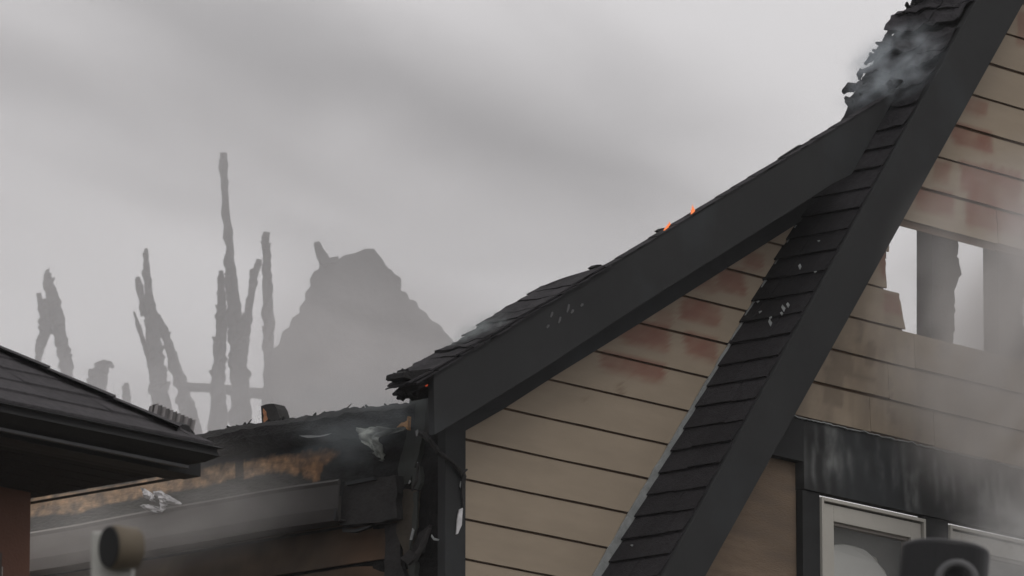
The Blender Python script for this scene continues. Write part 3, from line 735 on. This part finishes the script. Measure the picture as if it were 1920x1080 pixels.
# ------------------------------------------------------------------ blurred fittings close to the camera
DL = 16.0
lp = PD(212, 1000, DL)
lt = root('post_lamp', (lp.x, lp.y, 0), 'blurred brown drum shaped lamp on a white post at lower left', 'lamp')
ztop = PD(212, 991, DL).z
m = MB(); c0 = PD(212, 1000, DL+.08); hw = .048
vs = [c0+RT*(sx*hw)+Vector((FW.x, FW.y, 0))*(sy*hw) for sx, sy in ((-1, -1), (1, -1), (1, 1), (-1, 1))]
m.prism([Vector((v.x, v.y, 0)) for v in vs], (0, 0, ztop)); m.build('post', mat('white_post', (.33, .33, .31), .6), lt, bevel=.006)
m = MB(); cc = PD(214, 1026, DL); ax_ = (RT*.85+Vector((FW.x, FW.y, 0))*.53+Vector((0, 0, .05))).normalized(); rr = .052
m.tube([cc-ax_*.012, cc, cc+ax_*.005, cc+ax_*.055, cc+ax_*.06], [rr*.96, rr, rr, rr*.92, rr*.7], 32); m.build('drum', M_lamp, lt, smooth=True, bevel=0)
m = MB(); m.tube([cc-ax_*.016, cc-ax_*.0125], [rr*.9, rr*.95], 32); m.build('lens', M_dark, lt)
DC = 18.0
cp = PD(1757, 1060, DC)
ct = root('capped_post', (cp.x, cp.y, 0), 'black round cap with a bent grey bracket in front of the white windows', 'post cap')
m = MB(); zt_ = PD(1757, 1022, DC).z; R_ = 84/13200*DC*1.0
tl = Vector((0, 0, 1))+RT*.10; tl.normalize(); base = Vector((cp.x, cp.y, zt_-.25))
m.tube([base, base+tl*.235, base+tl*.244, base+tl*.25], [R_*1.03, R_, R_*.97, R_*.85], 40); m.build('cap', M_cap, ct, smooth=False, bevel=.004)
m = MB(); m.tube([Vector((cp.x, cp.y, 0)), Vector((cp.x, cp.y, zt_-.25))], [.05, .05], 16); m.build('post', M_grey, ct, smooth=True)
m = MB(); fr = -Vector((FW.x, FW.y, 0)).normalized()*(R_+.02); arc = []
for i in range(13):
    th = math.pi*i/12; q = PD(1788, 1106, DC); arc.append(q+fr+RT*(-.046*math.cos(th))+Vector((0, 0, .046*math.sin(th))))
m.tube([arc[0]-Vector((0, 0, .1))]+arc+[arc[-1]-Vector((0, 0, .1))], [.012]*15, 10, .05, 1); m.build('bent_bracket', M_grey, ct, smooth=True)

# ------------------------------------------------------------------ ruins in the smoke
DR = 42.0
zr = PD(500, 900, DR).z
rn = root('burnt_ruin', PD(680, 1000, DR+1)-Vector((0, 0, PD(680, 1000, DR+1).z)), 'grey silhouette of a burnt gable end standing in thick smoke', 'ruin')
fh = Vector((FW.x, FW.y, 0)).normalized()
m = MB()
def rpr(mb, pts, d, th, jg, step, sd_):
    q = jag([Vector(p) for p in pts], jg, step, sd_); mb.prism([PD(a, b, d) for a, b in q], fh*th)
gab = [(497, 960), (497, 690), (508, 668), (511, 655), (523, 645), (530, 622), (542, 612), (548, 596), (563, 588), (563, 572), (572, 563), (572, 548), (583, 536), (580, 522), (587, 510), (598, 504), (600, 494), (612, 494), (620, 486), (634, 484), (648, 478), (664, 474), (684, 467), (702, 466), (708, 478), (718, 484), (722, 496), (736, 506), (740, 514), (752, 520), (750, 529), (744, 533), (752, 545), (764, 550), (768, 561), (782, 566), (784, 577), (800, 588), (806, 598), (822, 608), (845, 634), (900, 700), (900, 960)]
rpr(m, gab, DR, .25, 1.2, 7, 1); m.build('gable_wall', M_ruin, rn)
m = MB(); rpr(m, [(604, 498), (592, 476), (588, 454), (598, 453), (610, 470), (618, 484), (634, 480), (628, 492)], DR-.03, .12, 1.2, 6, 4); m.build('broken_rafter', M_ruin, rn)
m = MB()
for k_, (A_, B_) in enumerate((((590, 545), (512, 690)), ((750, 545), (880, 690)))):
    a, b = PD(*A_, DR+.26), PD(*B_, DR+.26); m.prism([a, b, b+fh*2.4, a+fh*1.7], (0, 0, -.12))
m.build('roof_remnant', M_ruin, rn)
m = MB(); c1, c2 = PD(-250, 900, DR+.1), PD(1500, 900, DR+.1)
m.prism([Vector((c1.x, c1.y, 0)), Vector((c2.x, c2.y, 0)), Vector((c2.x, c2.y, zr-.1)), Vector((c1.x, c1.y, zr-.1))], fh*6); m.build('lower_wall', M_ruin, rn)
grp = 'charred posts standing in the smoke'
def post(name, label, limbs, d, sd_):
    bx_, by_ = limbs[0][0][-1][:2] if False else (limbs[0][0][0], limbs[0][0][1])
    b = PD(limbs[0][-1][0], limbs[0][-1][1], d)
    r = root(name, (b.x, b.y, zr-.1), label, 'charred post', grp)
    for li, lb in enumerate(limbs):
        m = MB(); pts = [PD(x, y, d+.05*li) for x, y, _ in lb]; rad = [w_/2/FPX*d for _, _, w_ in lb]
        m.tube(pts, rad, 9, .35 if sd_ in (2, 3) else .6, sd_*3+li, sub=10)
        for q in range(5):
            i = random.randrange(len(pts)-1); t_ = random.random(); p = pts[i].lerp(pts[i+1], t_); rr_ = lerp(rad[i], rad[i+1], t_)
            s_ = random.choice((-1, 1)); m.tube([p+RT*s_*rr_*.5, p+RT*s_*rr_*1.15+Vector((0, 0, .03))], [rr_*.5, rr_*.15], 6, .4, q)
        m.build('trunk' if li == 0 else 'limb', M_ruin, r)
post('charred_post', 'forked charred post farthest left above the dark shingle roof', [[(88, 506, 6), (90, 525, 20), (102, 570, 24), (112, 620, 26), (120, 665, 26), (128, 720, 22), (132, 900, 22)], [(72, 550, 9), (80, 580, 16), (88, 612, 26), (78, 640, 20), (68, 682, 12)], [(88, 560, 16), (94, 600, 24), (96, 625, 20)]], DR+2, 1)
post('charred_post', 'short charred stump with a hooked top between the leaning posts', [[(213, 690, 4), (206, 682, 12), (192, 686, 26), (184, 705, 36), (182, 735, 36), (184, 900, 36)]], DR+1, 2)
post('charred_post', 'smallest blunt charred stub just above the roof ridge', [[(237, 718, 8), (237, 732, 15), (238, 760, 15), (238, 900, 15)]], DR+1, 3)
post('charred_post', 'narrow charred post splitting into leaning limbs, left of the tallest post', [[(274, 466, 6), (273, 480, 13), (276, 520, 14), (280, 575, 22), (288, 630, 28), (294, 680, 32), (300, 740, 38), (304, 900, 46)], [(258, 520, 11), (264, 550, 16), (276, 590, 18)], [(251, 584, 4), (262, 620, 8), (276, 660, 12), (288, 700, 14)], [(294, 592, 14), (306, 620, 18), (322, 665, 20), (338, 715, 24), (350, 760, 34), (372, 830, 30), (385, 900, 26)]], DR+.8, 4)
post('charred_post', 'tallest thin charred post rising high above all the others', [[(419, 287, 14), (418, 310, 18), (422, 370, 13), (428, 440, 17), (433, 510, 22), (440, 580, 28), (446, 650, 34), (450, 720, 38), (452, 800, 44), (455, 900, 50)], [(414, 508, 8), (415, 550, 16), (416, 600, 24), (410, 680, 28), (408, 760, 34), (404, 900, 40)], [(487, 487, 12), (478, 510, 16), (472, 545, 14), (465, 590, 16), (458, 640, 20), (452, 690, 20)]], DR+.3, 5)
post('charred_post', 'straight charred post with a knobbed top beside the gable silhouette', [[(500, 436, 12), (497, 446, 16), (500, 470, 15), (501, 520, 17), (503, 590, 19), (503, 660, 21), (503, 730, 20), (504, 900, 22)]], DR+.2, 6)
m = MB(); m.tube([PD(340, 724, DR+.5), PD(420, 730, DR+.5), (PD(510, 742, DR+.5))], [.026, .030, .035], 8, .3, 3, sub=8); m.build('cross_rail', M_ruin, rn)

# ------------------------------------------------------------------ smoke
def vol_mat(name, col, build, aniso=.0):
    m = bpy.data.materials.new(name); m.use_nodes = True; t = m.node_tree
    t.nodes.remove(t.nodes['Principled BSDF']); pv = t.nodes.new('ShaderNodeVolumePrincipled')
    pv.inputs['Color'].default_value = (*col, 1); pv.inputs['Anisotropy'].default_value = aniso
    t.links.new(pv.outputs[0], t.nodes['Material Output'].inputs['Volume']); build(t, pv); return m
def math_(t, op, a, b=None, c=None):
    n = t.nodes.new('ShaderNodeMath'); n.operation = op
    for i, v in enumerate((a, b, c)):
        if v is None: continue
        if isinstance(v, (int, float)): n.inputs[i].default_value = v
        else: t.links.new(v, n.inputs[i])
    return n.outputs[0]
def mrange(t, v, a, b, c, d, smooth=True):
    n = t.nodes.new('ShaderNodeMapRange'); n.interpolation_type = 'SMOOTHSTEP' if smooth else 'LINEAR'
    t.links.new(v, n.inputs['Value'])
    for k_, q in zip(('From Min', 'From Max', 'To Min', 'To Max'), (a, b, c, d)): n.inputs[k_].default_value = q
    return n.outputs[0]
def noise_n(t, vec, scale, detail, dist=0):
    n = t.nodes.new('ShaderNodeTexNoise'); n.inputs['Scale'].default_value = scale; n.inputs['Detail'].default_value = detail
    n.inputs['Distortion'].default_value = dist; t.links.new(vec, n.inputs['Vector']); return n.outputs['Fac']
# the bank of smoke rolling behind the house; local axes: x along the street, y away, z up
BANK = PD(960, 540, 39.2); BANK.z = 0
def bank_nodes(t, pv):
    tc = t.nodes.new('ShaderNodeTexCoord'); sp = t.nodes.new('ShaderNodeSeparateXYZ'); t.links.new(tc.outputs['Object'], sp.inputs[0])
    m0 = t.nodes.new('ShaderNodeMapping'); m0.inputs['Rotation'].default_value = (0, math.radians(-20), 0); t.links.new(tc.outputs['Object'], m0.inputs['Vector'])
    mp = t.nodes.new('ShaderNodeMapping'); mp.inputs['Scale'].default_value = (.30, .45, 1); t.links.new(m0.outputs[0], mp.inputs['Vector'])
    n1 = noise_n(t, mp.outputs[0], .95, 5, .7)
    z = sp.outputs['Z']; x = sp.outputs['X']
    base = math_(t, 'MULTIPLY', mrange(t, z, 10.5, 12.6, 1, .28), mrange(t, x, -3, 3.5, 1, .55))
    wv = math_(t, 'MULTIPLY', mrange(t, n1, .3, .7, -.5, .5), .75)
    line = math_(t, 'ADD', math_(t, 'ADD', z, math_(t, 'MULTIPLY', x, .36)), wv)      # a darker roll drifting down to the right
    dd = math_(t, 'ABSOLUTE', math_(t, 'SUBTRACT', line, 10.74))
    streak = math_(t, 'MULTIPLY', mrange(t, dd, 0, .62, 1, 0), mrange(t, x, .5, 2.0, 1, .12))
    dens = math_(t, 'MULTIPLY', base, mrange(t, n1, .3, .7, .6, 1.4))
    dens = math_(t, 'ADD', math_(t, 'MULTIPLY', dens, .13), math_(t, 'MULTIPLY', streak, .20))
    cm = t.nodes.new('ShaderNodeMix'); cm.data_type = 'RGBA'; cm.inputs['A'].default_value = (.965, .955, .96, 1); cm.inputs['B'].default_value = (.56, .56, .57, 1)
    t.links.new(streak, cm.inputs['Factor']); t.links.new(cm.outputs['Result'], pv.inputs['Color'])
    edge = math_(t, 'MULTIPLY', mrange(t, math_(t, 'ABSOLUTE', x), 12, 19, 1, 0), mrange(t, z, 15, 24, 1, 0))
    t.links.new(math_(t, 'MULTIPLY', dens, edge), pv.inputs['Density'])
M_bank = vol_mat('smoke_bank', (.8, .78, .78), bank_nodes)
me = bpy.data.meshes.new('smoke_bank'); bb = MB(); bb.box(-20, 20, -3.6, 4.5, .2, 25)
me.from_pydata(bb.v, [], bb.f); me.materials.append(M_bank); bo = bpy.data.objects.new('smoke_bank', me); C.objects.link(bo)
bo.location = BANK; bo.rotation_euler = (0, 0, AZ-math.pi/2)
tag(bo, 'wide grey bank of smoke rolling behind the burnt house', 'smoke', kind='stuff')

def plume(label, ctr, size, rot, dens, col, nscale, lo, hi, seed, stretch=(1, 1, 1)):
    def nodes(t, pv):
        tc = t.nodes.new('ShaderNodeTexCoord')
        ln = t.nodes.new('ShaderNodeVectorMath'); ln.operation = 'LENGTH'; t.links.new(tc.outputs['Object'], ln.inputs[0])
        mp = t.nodes.new('ShaderNodeMapping'); mp.inputs['Location'].default_value = (seed, seed*2, 0); mp.inputs['Scale'].default_value = stretch
        t.links.new(tc.outputs['Object'], mp.inputs['Vector'])
        n1 = noise_n(t, mp.outputs[0], nscale, 3, .6)
        d = math_(t, 'MULTIPLY', mrange(t, ln.outputs['Value'], .25, 1.0, 1, 0), mrange(t, n1, lo, hi, 0, 1))
        t.links.new(math_(t, 'MULTIPLY', d, dens), pv.inputs['Density'])
    mt = vol_mat('smoke_plume', col, nodes)
    import bmesh
    me = bpy.data.meshes.new('smoke_plume'); bm = bmesh.new(); bmesh.ops.create_icosphere(bm, subdivisions=3, radius=1); bm.to_mesh(me); bm.free(); me.materials.append(mt)
    o = bpy.data.objects.new('smoke_plume', me); C.objects.link(o); o.location = ctr; o.scale = size; o.rotation_euler = rot
    tag(o, label, 'smoke', kind='stuff'); return o
RZ = AZ-math.pi/2
plume('paler smoke rising in front of the silhouetted gable end', PD(740, 710, 38.5), (1.2, 1.6, .7), (0, .4, RZ), .9, (.9, .88, .88), 1.2, .35, .7, 21)
plume('smoke drifting across the burnt hole and right end of the gable wall', P(1965, 640, 1, 19.1), (.98, .5, 1.05), (0, .25, RZ), 8.5, (.88, .86, .85), 1.9, .36, .66, 3, (1, 1, .7))
plume('low smoke drifting before the windows at lower right', P(1930, 1040, 1, 19.2), (.5, .4, .35), (0, .2, RZ), 4.5, (.9, .9, .9), 2.0, .36, .66, 33)
plume('pale smoke hanging low in front of the charred posts', PD(300, 770, 38.2), (1.5, 1.3, .55), (0, .1, RZ), .55, (.92, .91, .92), 1.4, .36, .7, 41)
plume('thin smoke veil drifting over the grey gutter of the burnt wing', P(260, 960, 0, 21.5), (1.0, .5, .36), (0, -.15, RZ), 1.1, (.9, .88, .86), 1.6, .36, .68, 51)
plume('bluish smoke curling off the charred steep roof edge', P(1665, 128, 1, 19.7), (.34, .28, .20), (0, -.6, RZ), 9, (.55, .6, .64), 2.2, .42, .7, 5)
plume('thin smoke wisp on the shingles near the low eave', P(893, 622, 1, 19.82), (.20, .16, .075), (0, -.5, RZ), 11, (.5, .55, .55), 2.0, .42, .7, 8)
plume('faint smoke drifting off the top of the burnt wing wall', P(690, 790, 0, 21.9), (.55, .4, .28), (0, -.1, RZ), 1.5, (.5, .55, .58), 2.0, .42, .7, 11)

hz = bpy.data.materials.new('haze_air'); hz.use_nodes = True; t = hz.node_tree; t.nodes.remove(t.nodes['Principled BSDF'])
pv = t.nodes.new('ShaderNodeVolumePrincipled'); pv.inputs['Color'].default_value = (.8, .8, .82, 1); pv.inputs['Density'].default_value = .0005
t.links.new(pv.outputs[0], t.nodes['Material Output'].inputs['Volume'])
b = MB(); b.box(-12, 75, -12, 75, -2, 27); h = b.build('haze', hz); tag(h, kind='stuff')
